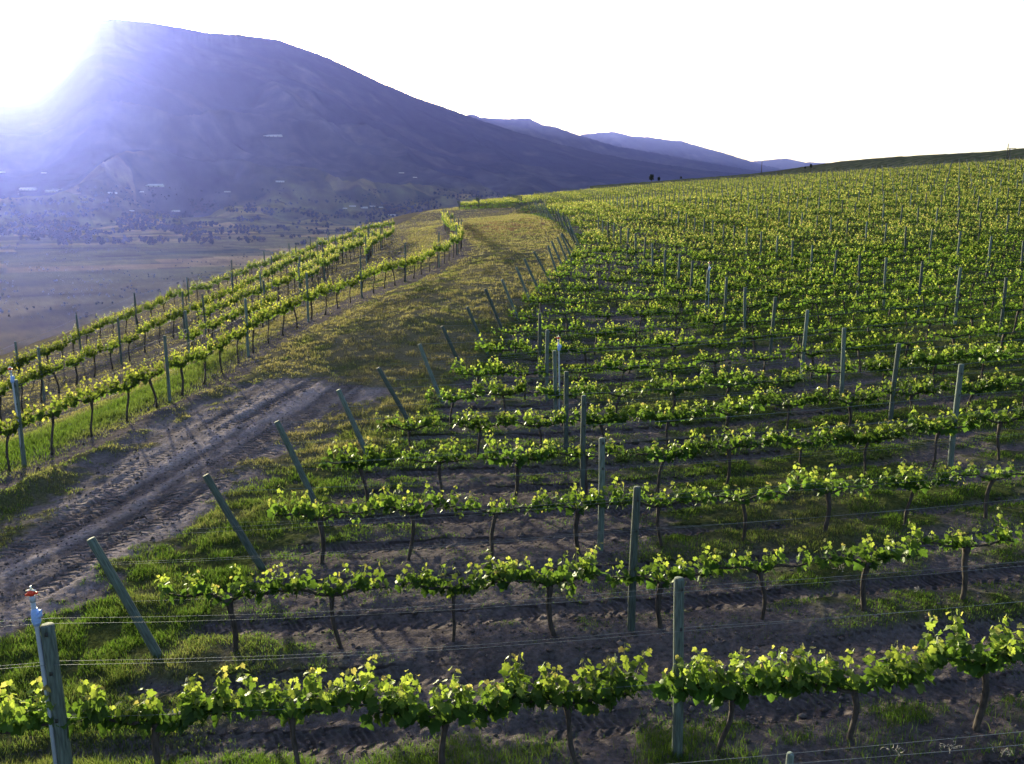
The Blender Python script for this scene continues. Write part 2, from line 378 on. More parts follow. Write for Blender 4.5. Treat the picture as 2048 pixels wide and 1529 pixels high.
def build_ground():
    th = np.concatenate([np.radians(np.arange(-180, -42, 3.0)), np.radians(np.linspace(-42, 38, 900)), np.radians(np.arange(41, 180.1, 3.0))])
    r = [2.0]
    while r[-1] < 30000:
        q = r[-1]; r.append(q * (1.0045 if q < 60 else 1.007 if q < 400 else 1.02))
    r = np.array([0.0] + r)
    TH, RR = np.meshgrid(th, r); X = RR * np.sin(TH); Y = RR * np.cos(TH)
    Z = zg(X, Y); f = ground_fields(X, Y); Z = Z + micro(X, Y, f)
    far = ss(6000, 12000, RR); Z = Z * (1 - far) + VALLEY * far
    m, n = X.shape; i = np.arange(m - 1)[:, None] * n; j = np.arange(n - 1)[None, :]
    Fq = np.stack([i + j, i + n + j, i + n + j + 1, i + j + 1], -1).reshape(-1, 4)[:, ::-1]
    mt = bpy.data.materials.new("ground_surface"); mt.use_nodes = True; nn = mt.node_tree.nodes; l = mt.node_tree.links
    b = nn["Principled BSDF"]; b.inputs["Roughness"].default_value = 0.95; b.inputs["Specular IOR Level"].default_value = 0.0
    a = nn.new("ShaderNodeAttribute"); a.attribute_name = "base"
    tc = nn.new("ShaderNodeTexCoord")
    n1 = nn.new("ShaderNodeTexNoise"); n1.inputs["Scale"].default_value = 14; n1.inputs["Detail"].default_value = 8; n1.inputs["Roughness"].default_value = .65; l.new(tc.outputs["Object"], n1.inputs[0])
    mr = nn.new("ShaderNodeMapRange"); mr.inputs["From Min"].default_value = .3; mr.inputs["From Max"].default_value = .7; mr.inputs["To Min"].default_value = .55; mr.inputs["To Max"].default_value = 1.45; l.new(n1.outputs[0], mr.inputs[0])
    vm = nn.new("ShaderNodeVectorMath"); vm.operation = 'SCALE'; l.new(a.outputs["Color"], vm.inputs[0]); l.new(mr.outputs[0], vm.inputs["Scale"]); l.new(vm.outputs[0], b.inputs["Base Color"])
    def at(nm):
        q = nn.new("ShaderNodeAttribute"); q.attribute_name = nm; return q.outputs["Fac"]
    def ma(op, x, y):
        q = nn.new("ShaderNodeMath"); q.operation = op
        for i_, v in enumerate((x, y)):
            if isinstance(v, (int, float)): q.inputs[i_].default_value = v
            elif v is not None: l.new(v, q.inputs[i_])
        return q.outputs[0]
    n2_ = nn.new("ShaderNodeTexNoise"); n2_.inputs["Scale"].default_value = 2.2; n2_.inputs["Detail"].default_value = 4; l.new(tc.outputs["Object"], n2_.inputs[0])
    s = ma('SINE', ma('ADD', ma('ADD', ma('MULTIPLY', at("tu"), 2 * math.pi / 0.19), ma('MULTIPLY', n2_.outputs[0], 5.0)), ma('MULTIPLY', ma('ABSOLUTE', at("tv"), None), 4.5)), None)
    chev = ma('MULTIPLY', ma('MULTIPLY', s, at("tm")), 0.055)
    chev = ma('MULTIPLY', chev, ma('MAXIMUM', ma('MULTIPLY', ma('SUBTRACT', n2_.outputs[0], .30), 5.0), 0.0))
    h = ma('MULTIPLY', ma('ADD', chev, ma('MULTIPLY', n1.outputs[0], 0.06)), at("bk"))
    bp = nn.new("ShaderNodeBump"); bp.inputs["Distance"].default_value = 1.0; bp.inputs["Strength"].default_value = 1.0
    l.new(h, bp.inputs["Height"]); l.new(bp.outputs[0], b.inputs["Normal"])
    V = np.stack([X, Y, Z], -1).reshape(-1, 3)
    o = mk("ground", V, [Fq], mt, cols=f['c'].reshape(-1, 3), attrs=dict(bk=(np.clip(14 / np.maximum(np.hypot(X, Y), 14), 0.0, 1) ** .6 * ss(600, 60, np.hypot(X, Y))).ravel(), tu=f['tu'].ravel(), tv=f['tv'].ravel(), tm=f['tm'].ravel()), smooth=True)
    tag(o, "vineyard slope of brown soil, grass and tyre-marked dirt falling to the valley floor", "ground", kind="structure")
build_ground()

# ------------------------------------------------------------------ mountains
def interp_sil(sil, px): s = np.array(sil, float); return np.interp(px, s[:, 0], s[:, 1])
def mountain(name, label, sil, rb, rr, zb, c_lo, c_hi, c_open, seed, prof=1.25, gully=0.12, nx=520, nu=150, dark=0.5, jag=1.0):
    s = np.array(sil, float); px = np.linspace(s[0, 0], s[-1, 0], nx); py = np.interp(px, s[:, 0], s[:, 1])
    py0 = py.copy(); py = py + jag * 2.2 * (fbm(px / 24, px * 0, 4, seed) - .5) + jag * 1.6 * (vn(px / 3.1, px * 0, seed + 3) - .5)
    d = np.array([ray(a, b) for a, b in zip(px, py)]); hz = np.hypot(d[:, 0], d[:, 1]); az = np.arctan2(d[:, 0], d[:, 1]); te = d[:, 2] / hz
    q = (px - px[0]) / (px[-1] - px[0])
    Rr = rr[0] + (rr[1] - rr[0]) * q; Rb = rb[0] + (rb[1] - rb[0]) * q
    zr = CH + te * Rr
    d0_ = np.array([ray(a, b) for a, b in zip(px, py0)]); zr0 = CH + d0_[:, 2] / np.hypot(d0_[:, 0], d0_[:, 1]) * Rr
    u = np.concatenate([np.linspace(0, 1, nu), [1.08, 1.3, 1.7]])
    Uu, Az = np.meshgrid(u, az, indexing='ij'); ZR = zr0[None, :]; RB = Rb[None, :]; RR = Rr[None, :]
    r = RB + (RR - RB) * Uu
    X = r * np.sin(Az); Y = r * np.cos(Az)
    p = np.where(Uu <= 1, np.clip(Uu, 0, 1) ** prof, 1 - (Uu - 1) * .9)
    Z = zb + (ZR - zb) * p
    H = (ZR - zb); Z = Z + (zr - zr0)[None, :] * np.clip(Uu, 0, 1) ** 30
    rid = 1 - np.abs(2 * fbm(X / 900 + Y / 2600, Y / 900 - X / 2600, 5, seed + 10) - 1)
    n = fbm(X / 300, Y / 300, 5, seed + 20)
    env = np.clip(Uu * 4, 0, 1) * np.clip((1 - Uu) * 3.0, 0, 1)
    Z = Z + env * H * gully * ((rid - .72) * 2.2 + (n - .5) * .7)
    mx = ss(.42, .58, fbm(X / 500, Y / 500, 5, seed + 30) + dark * (Uu - .5))[..., None]
    op = ss(.55, .66, fbm(X / 700 + 3, Y / 260, 4, seed + 40))[..., None] * np.clip(1.15 - Uu, 0, 1)[..., None]
    c = np.array(c_lo) * (1 - mx) + np.array(c_hi) * mx; c = c * (1 - op) + np.array(c_open) * op
    c = c * (0.35 + 1.3 * fbm(X / 70, Y / 70, 4, seed + 50))[..., None]
    fd = fields(X, Y); k_ = ss(.42, .2, Uu + (fbm(X / 500, Y / 500, 3, seed + 60) - .5) * .2)[..., None]; c = c * (1 - k_) + fd * k_
    m_, n_ = X.shape; i = np.arange(m_ - 1)[:, None] * n_; j = np.arange(n_ - 1)[None, :]
    Fq = np.stack([i + j, i + n_ + j, i + n_ + j + 1, i + j + 1], -1).reshape(-1, 4)[:, ::-1]
    o = mk(name, np.stack([X, Y, Z], -1).reshape(-1, 3), [Fq], M['mount'], cols=c.reshape(-1, 3), smooth=True)
    tag(o, label, "mountain", kind="structure"); return o
M['mount'] = mat('forest_and_dry_grass', attr=True, rough=1.0, var=0.35, scale=0.012, spec=0.0)
lo, hi, opn = (0.040, 0.040, 0.036), (0.009, 0.014, 0.014), (0.058, 0.052, 0.042)
mountain("mountain", "big dark mountain filling the upper left, its ridge falling to the right",
         [(-900,260),(-500,215),(-200,190),(-60,186),(20,188),(50,186),(75,178),(105,150),(138,104),(168,62),(195,42),(225,37),(300,45),(360,55),(420,67),(480,70),(555,80),(600,95),(660,118),(700,136),(760,165),(830,195),(890,215),(960,241),(1060,272),(1150,296),(1250,318),(1400,340),(1520,352),(1700,372)],
         (2100, 4200), (5600, 9000), -101, lo, hi, opn, 100, prof=1.9, nx=900, nu=200)
mountain("mountain", "second blue ridge stepping out behind the big mountain",
         [(820,232),(900,236),(945,228),(962,235),(1000,238),(1058,237),(1085,250),(1110,254),(1150,268),(1230,292),(1330,310),(1440,330),(1560,350)],
         (8200, 8600), (10000, 11500), -40, lo, hi, opn, 200, nx=400, nu=70)
mountain("mountain", "third paler blue ridge beyond the valley gap",
         [(1060,290),(1130,276),(1165,269),(1195,266),(1228,264),(1262,272),(1300,275),(1365,283),(1395,292),(1440,304),(1480,317),(1530,332),(1600,345)],
         (11500, 11500), (13500, 14500), -20, lo, hi, opn, 300, nx=300, nu=60)
mountain("mountain", "faintest distant ridge just left of the vineyard hilltop",
         [(1440,330),(1500,324),(1540,320),(1575,318),(1610,325),(1645,326),(1700,332),(1800,345)],
         (15000, 15000), (17000, 17000), 0, lo, hi, opn, 400, nx=200, nu=40)
# dark hill just behind the crest of the vineyard
def hill():
    sil = [(1180,372),(1300,364),(1400,356),(1500,348),(1570,340),(1625,331),(1690,322),(1790,314),(1900,308),(1990,303),(2048,297),(2300,280),(2700,262),(3200,260)]
    s = np.array(sil, float); px = np.linspace(1180, 3200, 500); py = np.interp(px, s[:, 0], s[:, 1]) + 1.5 * (fbm(px / 9, px * 0, 3, 501) - .5)
    d = np.array([ray(a, b) for a, b in zip(px, py)]); hz = np.hypot(d[:, 0], d[:, 1]); az = np.arctan2(d[:, 0], d[:, 1]); te = d[:, 2] / hz
    Rr = np.interp(px, [1180, 1500, 1900, 3200], [560, 520, 430, 380]); zr = CH + te * Rr
    u = np.concatenate([np.linspace(0, 1, 60), [1.1, 1.5, 2.5]]); Uu, Az = np.meshgrid(u, az, indexing='ij')
    r = Rr * (0.66 + 0.34 * Uu); X = r * np.sin(Az); Y = r * np.cos(Az)
    p = np.where(Uu <= 1, 1 - (1 - Uu) ** 1.6, 1 - (Uu - 1) * .8); Z = -30 + (zr + 30) * p
    rows = 0.5 + 0.5 * np.sin((Y - .25 * X) * 2 * np.pi / 5.5)
    c = np.array([.10, .085, .06]) * (1 - rows[..., None]) + np.array([.045, .07, .025]) * rows[..., None]
    c = c * (.6 + .8 * fbm(X / 14, Y / 14, 4, 503))[..., None]
    m_, n_ = X.shape; i = np.arange(m_ - 1)[:, None] * n_; j = np.arange(n_ - 1)[None, :]
    Fq = np.stack([i + j, i + n_ + j, i + n_ + j + 1, i + j + 1], -1).reshape(-1, 4)[:, ::-1]
    o = mk("hill", np.stack([X, Y, Z], -1).reshape(-1, 3), [Fq], M['hill'], cols=c.reshape(-1, 3), smooth=True)
    tag(o, "low dark hill rising right of centre behind the vineyard crest", "hill", kind="structure")
M['hill'] = mat('hill_rows', attr=True, rough=1.0, var=0.4, scale=0.4, spec=0.0)
hill()
M['far_tree'] = mat('far_tree_foliage', attr=True, rough=1.0, var=0.3, scale=0.2, spec=0.0)

# ------------------------------------------------------------------ haze
hb = MB().box((0, 5000, (1500 - 110) / 2), (24000, 20000, (1500 + 110) / 2))
hm = bpy.data.materials.new("haze"); hm.use_nodes = True; n = hm.node_tree.nodes; n.remove(n["Principled BSDF"])
pv = n.new("ShaderNodeVolumePrincipled"); pv.inputs["Color"].default_value = (0.21, 0.26, 1.0, 1); pv.inputs["Absorption Color"].default_value = (1, 1, 1, 1); pv.inputs["Density"].default_value = 4.0e-5
pv.inputs["Anisotropy"].default_value = 0.70
hm.node_tree.links.new(pv.outputs[0], n["Material Output"].inputs["Volume"])
tag(hb.build("haze", hm), "thin blue haze filling the valley air", "haze", kind="stuff")

# ------------------------------------------------------------------ vines
LEAF = np.array([(0, .02), (.20, -.16), (.42, -.10), (.55, .14), (.46, .30), (.60, .50), (.44, .66), (.30, .62), (.22, .84), (0, 1.05)])
LEAF = np.concatenate([LEAF, (LEAF[1:-1] * [-1, 1])[::-1]])
LEAF6 = np.array([(0, 0), (.45, -.05), (.5, .5), (0, 1), (-.5, .5), (-.45, -.05)])
def leaves(pos, nrm, up, size, cols, rng, lod):
    """fan-shaped leaf blades, folded on the midrib and curled at the tip"""
    L = LEAF if lod == 0 else LEAF6; n = len(pos); k = len(L)
    nrm = nrm / (np.linalg.norm(nrm, axis=1)[:, None] + 1e-9)
    y = up - (up * nrm).sum(1)[:, None] * nrm; y /= np.linalg.norm(y, axis=1)[:, None] + 1e-9; x = np.cross(y, nrm)
    if lod == 2:
        q = np.array([(-.45, 0), (.45, 0), (.45, .9), (-.45, .9)]); V = pos[:, None] + size[:, None, None] * (q[None, :, 0, None] * x[:, None] + q[None, :, 1, None] * y[:, None])
        Fq = np.arange(n)[:, None] * 4 + np.arange(4)[None]; return V.reshape(-1, 3), Fq, np.repeat(cols, 4, axis=0)
    pts = np.concatenate([L, [(0, .38)]])
    fold = rng.uniform(.05, .55, n)[:, None]; curl = rng.uniform(-.05, .5, n)[:, None]
    z = fold * np.abs(pts[None, :, 0]) * .8 - curl * (pts[None, :, 1]) ** 2 * .5 + (rng.random((n, k + 1)) - .5) * .10
    V = pos[:, None] + size[:, None, None] * (pts[None, :, 0, None] * x[:, None] + pts[None, :, 1, None] * y[:, None] + z[..., None] * nrm[:, None])
    j = np.arange(k); T = np.stack([j, (j + 1) % k, np.full(k, k)], -1)
    Ft = (np.arange(n)[:, None, None] * (k + 1) + T[None]).reshape(-1, 3)
    return V.reshape(-1, 3), Ft, np.repeat(cols, k + 1, axis=0)
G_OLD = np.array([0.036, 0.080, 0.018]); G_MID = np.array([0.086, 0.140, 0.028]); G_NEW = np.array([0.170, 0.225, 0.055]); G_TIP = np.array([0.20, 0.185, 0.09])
def gen_vine(seed, lod, vigor=1.0, half=0.70, nleaf=None):
    """trunk, two arms, shoots and leaves around the origin; row runs along x"""
    rng = np.random.default_rng(seed)
    h = rng.uniform(.76, .86)
    k = 9 if lod == 0 else 5
    s = np.linspace(0, 1, k); lean = rng.normal(0, .09, 2)
    tp = np.stack([lean[0] * s + .025 * np.sin(s * 5 + seed), lean[1] * s * .5 + .02 * np.cos(s * 6 + seed), s * h], -1); tp -= [tp[0][0], tp[0][1], 0.04]
    tr = np.interp(s, [0, .12, .8, 1], [.045, .028, .029, .045]) * rng.uniform(.8, 1.3)
    parts = {'trunk': MB().tube(tp, tr, 8 if lod == 0 else 5, jit=.35, rng=rng)}
    top = tp[-1]
    P_, N_, U_, S_, C_ = [], [], [], [], []
    stem = MB(); arms = []
    for sg in (-1, 1):
        L = half * rng.uniform(.96, 1.10); q = np.linspace(0, 1, 8 if lod == 0 else 4)
        ap = np.stack([top[0] + sg * q * L, top[1] + .02 * np.sin(q * 7 + seed), top[2] - .02 + .09 * np.sin(q * 1.9) + .02 * np.sin(q * 9 + seed * 2)], -1)
        parts['arm%d' % sg] = MB().tube(ap, np.linspace(.024, .011, len(q)), 6 if lod == 0 else 4, jit=.45, rng=rng)
        ns = int(rng.integers(9, 14) * (.7 + .3 * vigor)); gap = rng.random() < .5 and vigor < 1.3; gpos = rng.uniform(.3, .9)
        for i in range(ns):
            u = (i + .2 + .9 * rng.random()) / ns
            if gap and abs(u - gpos) < .13: continue
            b = np.array([np.interp(u, q, ap[:, a]) for a in range(3)])
            ln = max(.10, rng.normal(.29, .10)) * vigor
            if rng.random() < .10: ln *= 1.4
            ln = min(ln, .52)
            dirv = np.array([rng.normal(0, .22), rng.normal(0, .30), 1.0]); dirv /= np.linalg.norm(dirv)
            if rng.random() < .10: dirv = np.array([rng.normal(0, .6), rng.normal(0, .7), -.5]); ln *= .6
            m = 5 if lod == 0 else 3; v = np.linspace(0, 1, m)
            bend = rng.normal(0, .12, 2)
            sp_ = b + v[:, None] * dirv * ln + (v[:, None] ** 2) * np.array([bend[0], bend[1], 0]) * ln
            if lod < 2: stem.tube(sp_, np.linspace(.0045, .002, m), 4 if lod == 0 else 3, caps=False)
            nl = max(3, int(ln / (.034 if lod == 0 else .040 if lod == 1 else .05)))
            for e in range(nl):
                f = (e + .5) / nl; p = b + dirv * ln * f + np.array([bend[0], bend[1], 0]) * ln * f * f
                aa = e * 2.6 + rng.random() * 1.2; side = np.array([math.cos(aa), math.sin(aa), 0])
                pet = .055 * (1 - .7 * f)
                P_.append(p + side * pet); N_.append(side * rng.uniform(.2, 1.1) + np.array([0, 0, rng.uniform(.1, 1.1)]) + rng.normal(0, .3, 3))
                U_.append(side * .8 + np.array([0, 0, rng.uniform(-.9, .5)]))
                S_.append((.132 - .088 * f) * rng.uniform(.75, 1.2) * (vigor ** .35))
                r_ = rng.random()
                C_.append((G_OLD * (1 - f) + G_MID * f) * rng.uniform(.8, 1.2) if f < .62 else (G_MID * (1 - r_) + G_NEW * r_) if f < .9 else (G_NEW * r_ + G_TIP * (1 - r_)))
    P_, N_, U_, S_, C_ = map(np.array, (P_, N_, U_, S_, C_))
    if nleaf and len(P_) > nleaf:
        sel = rng.choice(len(P_), nleaf, replace=False); fac = math.sqrt(len(P_) / nleaf); P_, N_, U_, S_, C_ = P_[sel], N_[sel], U_[sel], S_[sel] * fac, C_[sel]
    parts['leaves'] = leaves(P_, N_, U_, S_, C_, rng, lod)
    parts['stems'] = stem
    return parts
def vine_meshes(seed, lod, vigor):
    lm = M['leaf'] if lod == 0 else M['leaf_far']
    g = gen_vine(seed, lod, vigor); root = bpy.data.objects.new("grapevine", None)
    ms = [("trunk", g['trunk'].build("trunk", M['bark'], link=False, smooth=True)), ("cordon", g['arm-1'].build("cordon", M['bark'], link=False, smooth=True)),
          ("cordon", g['arm1'].build("cordon", M['bark'], link=False, smooth=True)), ("shoots", g['stems'].build("shoots", M['shoot'], link=False))]
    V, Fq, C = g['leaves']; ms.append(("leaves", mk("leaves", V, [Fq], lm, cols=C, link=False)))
    return [(a, o.data) for a, o in ms]
M['shoot'] = mat('green_shoot', (0.16, 0.17, 0.05), 0.7)
NEARV = [vine_meshes(1000 + i, 0, (1.45, 1.3, 1.6)[i % 3]) for i in range(8)]
MIDV = [vine_meshes(2000 + i, 0, (.78, 1.0, 1.22, .9, 1.1)[i % 5]) for i in range(14)]
FARV = [vine_meshes(3000 + i, 1, (.8, 1.05, 1.25, .95)[i % 4]) for i in range(12)]
LT = [G_OLD.copy(), G_MID.copy(), G_NEW.copy()]
G_OLD *= [1.35, 1.08, 1.2]; G_MID *= [1.3, 1.06, 1.2]; G_NEW *= [1.2, 1.03, 1.2]
LEFTV = [vine_meshes(3500 + i, 1, 1.15) for i in range(8)]
G_OLD, G_MID, G_NEW = LT

ORD = ["zeroth","first","second","third","fourth","fifth","sixth","seventh","eighth","ninth","tenth","eleventh","twelfth","thirteenth","fourteenth","fifteenth","sixteenth","seventeenth","eighteenth","nineteenth"]
TENS = {20:"twent",30:"thirt",40:"fort",50:"fift",60:"sixt",70:"sevent",80:"eight"}
def ordw(n):
    if n < 20: return ORD[n]
    t = n // 10 * 10; return TENS[t] + ("ieth" if n % 10 == 0 else "y-" + ORD[n % 10])
def in_view(x, y, z, mx=60):
    dx, dy, dz = x, y, z - CH; t = dy * cp - dz * sp
    if t < 2: return None
    u = 1024 + F * dx / t; v = 764.5 - F * (dy * sp + dz * cp) / t
    return t if (-mx < u < 2048 + mx and -mx < v < 1529 + mx * 3) else None

cand = []   # vines: (t, x, y, ang, block, row, number)
lname = {'track': 'row left of the track', 'gapfill': 'short left gap row', 'inner': 'inner left row', 'stub': 'tiny left stub row',
         'bend': 'bent left row', 'middle': 'middle left row', 'edge': 'outermost left row'}
for nm, pl in LEFT.items():
    for i, (x, y, a) in enumerate(resample(pl, 1.42, .5)): cand.append((x, y, a, nm, 0, i + 1))
posts = []  # (x, y, lean, block, row, number, height)
SLOPE = math.atan(.08)
NR = 92
for k in range(1, NR):
    e = endx(k); x = e + .95; i = 1; far = max(20, .66 * rowY(k, 0) + 8)
    while x < far:
        yy = rowY(k, x)
        cand.append((x, yy, SLOPE, 'main', k, i)); x += 1.42 * (1 + .05 * (hsh(np.array(k), np.array(i), 2) - .5)); i += 1
    posts.append((e, rowY(k, e), True, 'main', k, 0))
    t0 = rowY(k, 0) + 1; j = 1
    for c in range(-4, 30):
        xx = (1.78 - .135 * (k - 1) if c == 0 else 1.97 - .0426 * t0) + 7.7 * c + .12 * (hsh(np.array(k), np.array(c + 9), 5) - .5) + (1.1 if (k in (11,) and c == 0) else 0)
        if k == 1 and c == -1: xx = -4.42
        if xx < e + (1.5 if k != 1 else 1.2) or xx > far: continue
        posts.append((xx, rowY(k, xx), False, 'main', k, j)); j += 1
for nm, pl in LEFT.items():
    step = {'track': 5.9, 'middle': 6.2, 'edge': 6.2}.get(nm, 6.5); st = {'track': None}.get(nm, 0.2)
    if nm == 'track':
        p0 = P(45, 930, 20.3)[:2]; R0 = resample(pl, .1); st = float(np.argmin(np.hypot(R0[:, 0] - p0[0], R0[:, 1] - p0[1])) * .1)
    for j, (x, y, a) in enumerate(resample(pl, step, st)): posts.append((x, y, False, nm, 0, j + 1))

ca = np.array([(c[0], c[1]) for c in cand]); cz = zg(ca[:, 0], ca[:, 1]); cdn = poly_sd(ca[:, 0], ca[:, 1], BENCH)
vis = []
for c, z, dd in zip(cand, cz, cdn):
    if dd > 6: continue
    t = in_view(c[0], c[1], z + .9)
    if t: vis.append((t, c[0], c[1], z) + c[2:])
vis.sort(key=lambda q: q[0])
NIND = 300
ROWV = {}
for idx, (t, x, y, z, a, blk, row, num) in enumerate(vis[:NIND]):
    if blk == 'main' and row == 1: src = NEARV[(num * 5 + row) % 8]; look = "full leafy grapevine"
    elif blk != 'main': src = LEFTV[(num * 5) % 8]; look = "yellow-green grapevine"
    elif t < 24: src = MIDV[(num * 5 + row * 3 + num * row % 5) % 14]; look = "young-leaved grapevine"
    else: src = FARV[(num * 5 + row * 7) % 12]; look = "bright green grapevine"
    flip = math.pi if (num * 3 + row) % 2 else 0
    rt = empty("grapevine", (x, y, z), (0, 0, a + flip)); sc_ = .93 + .14 * R.random(); rt.scale = (1, 1, sc_ * (0.96 if blk == 'main' and row == 1 else 1.04 if blk == 'main' else 1.22))
    if blk == 'main':
        where = f"{ordw(num)} from the track end of the {'nearest' if row == 1 else ordw(row)} main row"
        grp = "grapevines of the main block"
    else: where = f"{ordw(num)} from the near end, {lname[blk]}"; grp = "grapevines left of the track"
    tag(rt, f"{look}, {where}", "grapevine", grp)
    for nm, me in src:
        o = bpy.data.objects.new(nm, me); COL.objects.link(o); o.parent = rt
rest = vis[NIND:]
def stuff_vines():
    VV, FF, CC, n = [], [], [], 0; TV, TF, tn = [], [], 0
    lodA = [gen_vine(4000 + i, 2, 1.15, nleaf=130) for i in range(12)]; lodB = [gen_vine(5000 + i, 2, 1.1, nleaf=50) for i in range(12)]
    for idx, (t, x, y, z, a, blk, row, num) in enumerate(rest):
        g = (lodA if t < 95 else lodB)[idx % 12]; V, Fq, C = g['leaves']
        ca_, sa_ = math.cos(a + (idx % 2) * math.pi), math.sin(a + (idx % 2) * math.pi); hs = (.9 + .35 * R.random()) * (1.0 if blk == 'main' else 1.15)
        Vr = np.stack([V[:, 0] * ca_ - V[:, 1] * sa_ + x, V[:, 0] * sa_ + V[:, 1] * ca_ + y, V[:, 2] * hs + z], -1)
        VV.append(Vr); FF.append(Fq + n); CC.append(C * (0.85 + .3 * R.random())); n += len(V)
        b = MB().tube([(x, y, z - .05), (x + .03, y, z + .45), (x, y, z + .85 * hs)], [.03, .024, .035], 4, caps=False)
        dx, dy = ca_ * .7, sa_ * .7; b.tube([(x - dx, y - dy, z + .86 * hs), (x, y, z + .82 * hs), (x + dx, y + dy, z + .86 * hs)], [.012, .022, .012], 3, caps=False)
        Vt = np.concatenate(b.V); Ft = np.concatenate(b.F[4]); TV.append(Vt); TF.append(Ft + tn); tn += len(Vt)
    o = mk("grapevines", np.concatenate(VV), [np.concatenate(FF)], M['leaf_far'], cols=np.concatenate(CC) * [1.42, 1.2, 1.9])  # veil of haze put into the distant leaf colour: lighter, less saturated
    tag(o, "dense mass of small distant grapevines covering the slope up to the crest", "grapevines", kind="stuff")
    tb = mk("trunks", np.concatenate(TV), [np.concatenate(TF)], M['bark'], parent=o); tb["kind"] = "stuff"
stuff_vines()

# ------------------------------------------------------------------ posts, wires, sprinklers
def post_mesh(h, r, seed):
    rng = np.random.default_rng(seed); zz = np.array([-.3, 0, .5, 1.0, 1.5, h - .012, h]); b = MB()
    b.tube(np.stack([.008 * np.sin(zz * 2 + seed), .008 * np.cos(zz * 2.3 + seed), zz], -1), r * np.array([1.08, 1.06, 1.02, 1, .98, .96, .86]), 14, jit=.04, rng=rng)
    return b.build("post", M['post'], link=False, smooth=False).data
LINE = [post_mesh(2.0 + .03 * i, .052 + .002 * (i % 3), i) for i in range(5)]; END = [post_mesh(1.78 + .03 * i, .058, 40 + i) for i in range(4)]
stm = {}
for h in (1.93, 1.5, .97):
    b = MB(); b.tube([(0, -.058, h - .02), (0, -.064, h), (0, -.058, h + .02)], .006, 5).tube([(.012, -.055, h - .02), (.012, -.063, h), (.012, -.055, h + .02)], .006, 5)
    stm[h] = b.build("staple", M['staple'], link=False).data
pv_ = []
pz = zg(np.array([p[0] for p in posts]), np.array([p[1] for p in posts])); pd = poly_sd(np.array([p[0] for p in posts]), np.array([p[1] for p in posts]), BENCH)
for p, z, dd in zip(posts, pz, pd):
    if dd > 6: continue
    t = in_view(p[0], p[1], z + 1.6, 120)
    if t: pv_.append((t, z) + p)
pv_.sort(key=lambda q: q[0])
POSTS = {}
for idx, (t, z, x, y, lean, blk, row, num) in enumerate(pv_[:300]):
    me = (END if lean else LINE)[idx % (4 if lean else 5)]
    o = bpy.data.objects.new("end_post" if lean else "trellis_post", me); COL.objects.link(o)
    o.location = (x, y, z); rz = R.random() * 6.28
    if lean:
        la = math.radians(-23 + R.normal() * 3.6); o.rotation_euler = (R.normal() * .02, la, SLOPE)
    else: o.rotation_euler = (R.normal() * .012, R.normal() * .014, SLOPE)
    if blk == 'main' and row == 1 and num == 1: o.rotation_euler = (0, 0.0, SLOPE); o.scale = (1.25, 1.25, .945)
    if blk != 'main': o.scale = (.9, .9, 1)
    rw = "nearest" if row == 1 else ordw(row) if row else ""
    if blk == 'main':
        lb = f"leaning grey-green end post beside the track, {rw} main row" if lean else f"upright grey-green post, {ordw(num)} from the track in the {rw} main row"
        gp = "leaning end posts along the track" if lean else "upright posts of the main block"
    else: lb = f"upright weathered post, {ordw(num)} from the near end of the {lname[blk]}"; gp = "upright posts left of the track"
    tag(o, lb, "post", gp); POSTS[(blk, row, num)] = o
    if t < 20 and not lean:
        for h in stm:
            s_ = bpy.data.objects.new("staple", stm[h]); COL.objects.link(s_); s_.parent = o
rp = pv_[300:]
if rp:
    b = MB()
    for (t, z, x, y, lean, blk, row, num) in rp:
        b.tube([(x + (-.55 if lean else 0), y, z + (1.65 if lean else 2.05)), (x, y, z - .1)], .06, 6)
    tag(b.build("trellis_posts", M['post']), "hundreds of tiny far-off posts standing above the distant vines", "posts", kind="stuff")

def wire(pts, r, name, label, grp, m='wire'):
    b = MB().tube(pts, r, 5, caps=False); o = b.build(name, M[m], smooth=True); tag(o, label, "wire", grp); return o
def sagged(p, q, sag, n=7):
    s = np.linspace(0, 1, n)[:, None]; v = np.array(p) * (1 - s) + np.array(q) * s; v[:, 2] -= (4 * s * (1 - s) * sag)[:, 0]; return v
HTS = [(1.93, .055, "near strand of the top wire pair"), (1.93, -.055, "far strand of the top wire pair"), (1.50, .055, "near strand of the middle wire pair"), (1.48, -.055, "far strand of the middle wire pair"), (.90, 0, "low fruiting wire")]
def wires_for(ptsrow, rw, grp, rad, hts, lean0=True):
    for h, off, nm in hts:
        L = []
        for i, (a, c) in enumerate(zip(ptsrow[:-1], ptsrow[1:])):
            def at(q, first):
                x, y, z, ln = q; s_ = .42 * min(h, 1.62) if ln else 0
                return (x - s_, y - off, z + (h * .88 if ln else h))
            seg = sagged(at(a, 0), at(c, 1), .03 + .05 * R.random()); L.append(seg if i == 0 else seg[1:])
        wire(np.concatenate(L), rad, "trellis_wire", f"thin {nm} along the {rw}", grp)
for k in range(0, 11):
    e = endx(k); row = [q for q in posts if q[3] == 'main' and q[4] == k]; row.sort(key=lambda q: q[0])
    if k == 0: row = [(-4.3, rowY(0, -4.3), False), (1.95, rowY(0, 1.95), False), (9.5, rowY(0, 9.5), False), (17, rowY(0, 17), False)]
    if k == 1: row = row[1:] if row[0][2] else row; row = [(-11, rowY(1, -11), False)] + list(row)
    pts = [(q[0], q[1], zs(q[0], q[1]), bool(q[2])) for q in row if q[0] < 30 + k * 2]
    wires_for(pts, ("foremost empty row" if k == 0 else "nearest main row" if k == 1 else ordw(k) + " main row"), "trellis wires of the main block", .0018 if k < 4 else .0024, HTS if k < 8 else HTS[:1] + HTS[2:3] + HTS[4:])
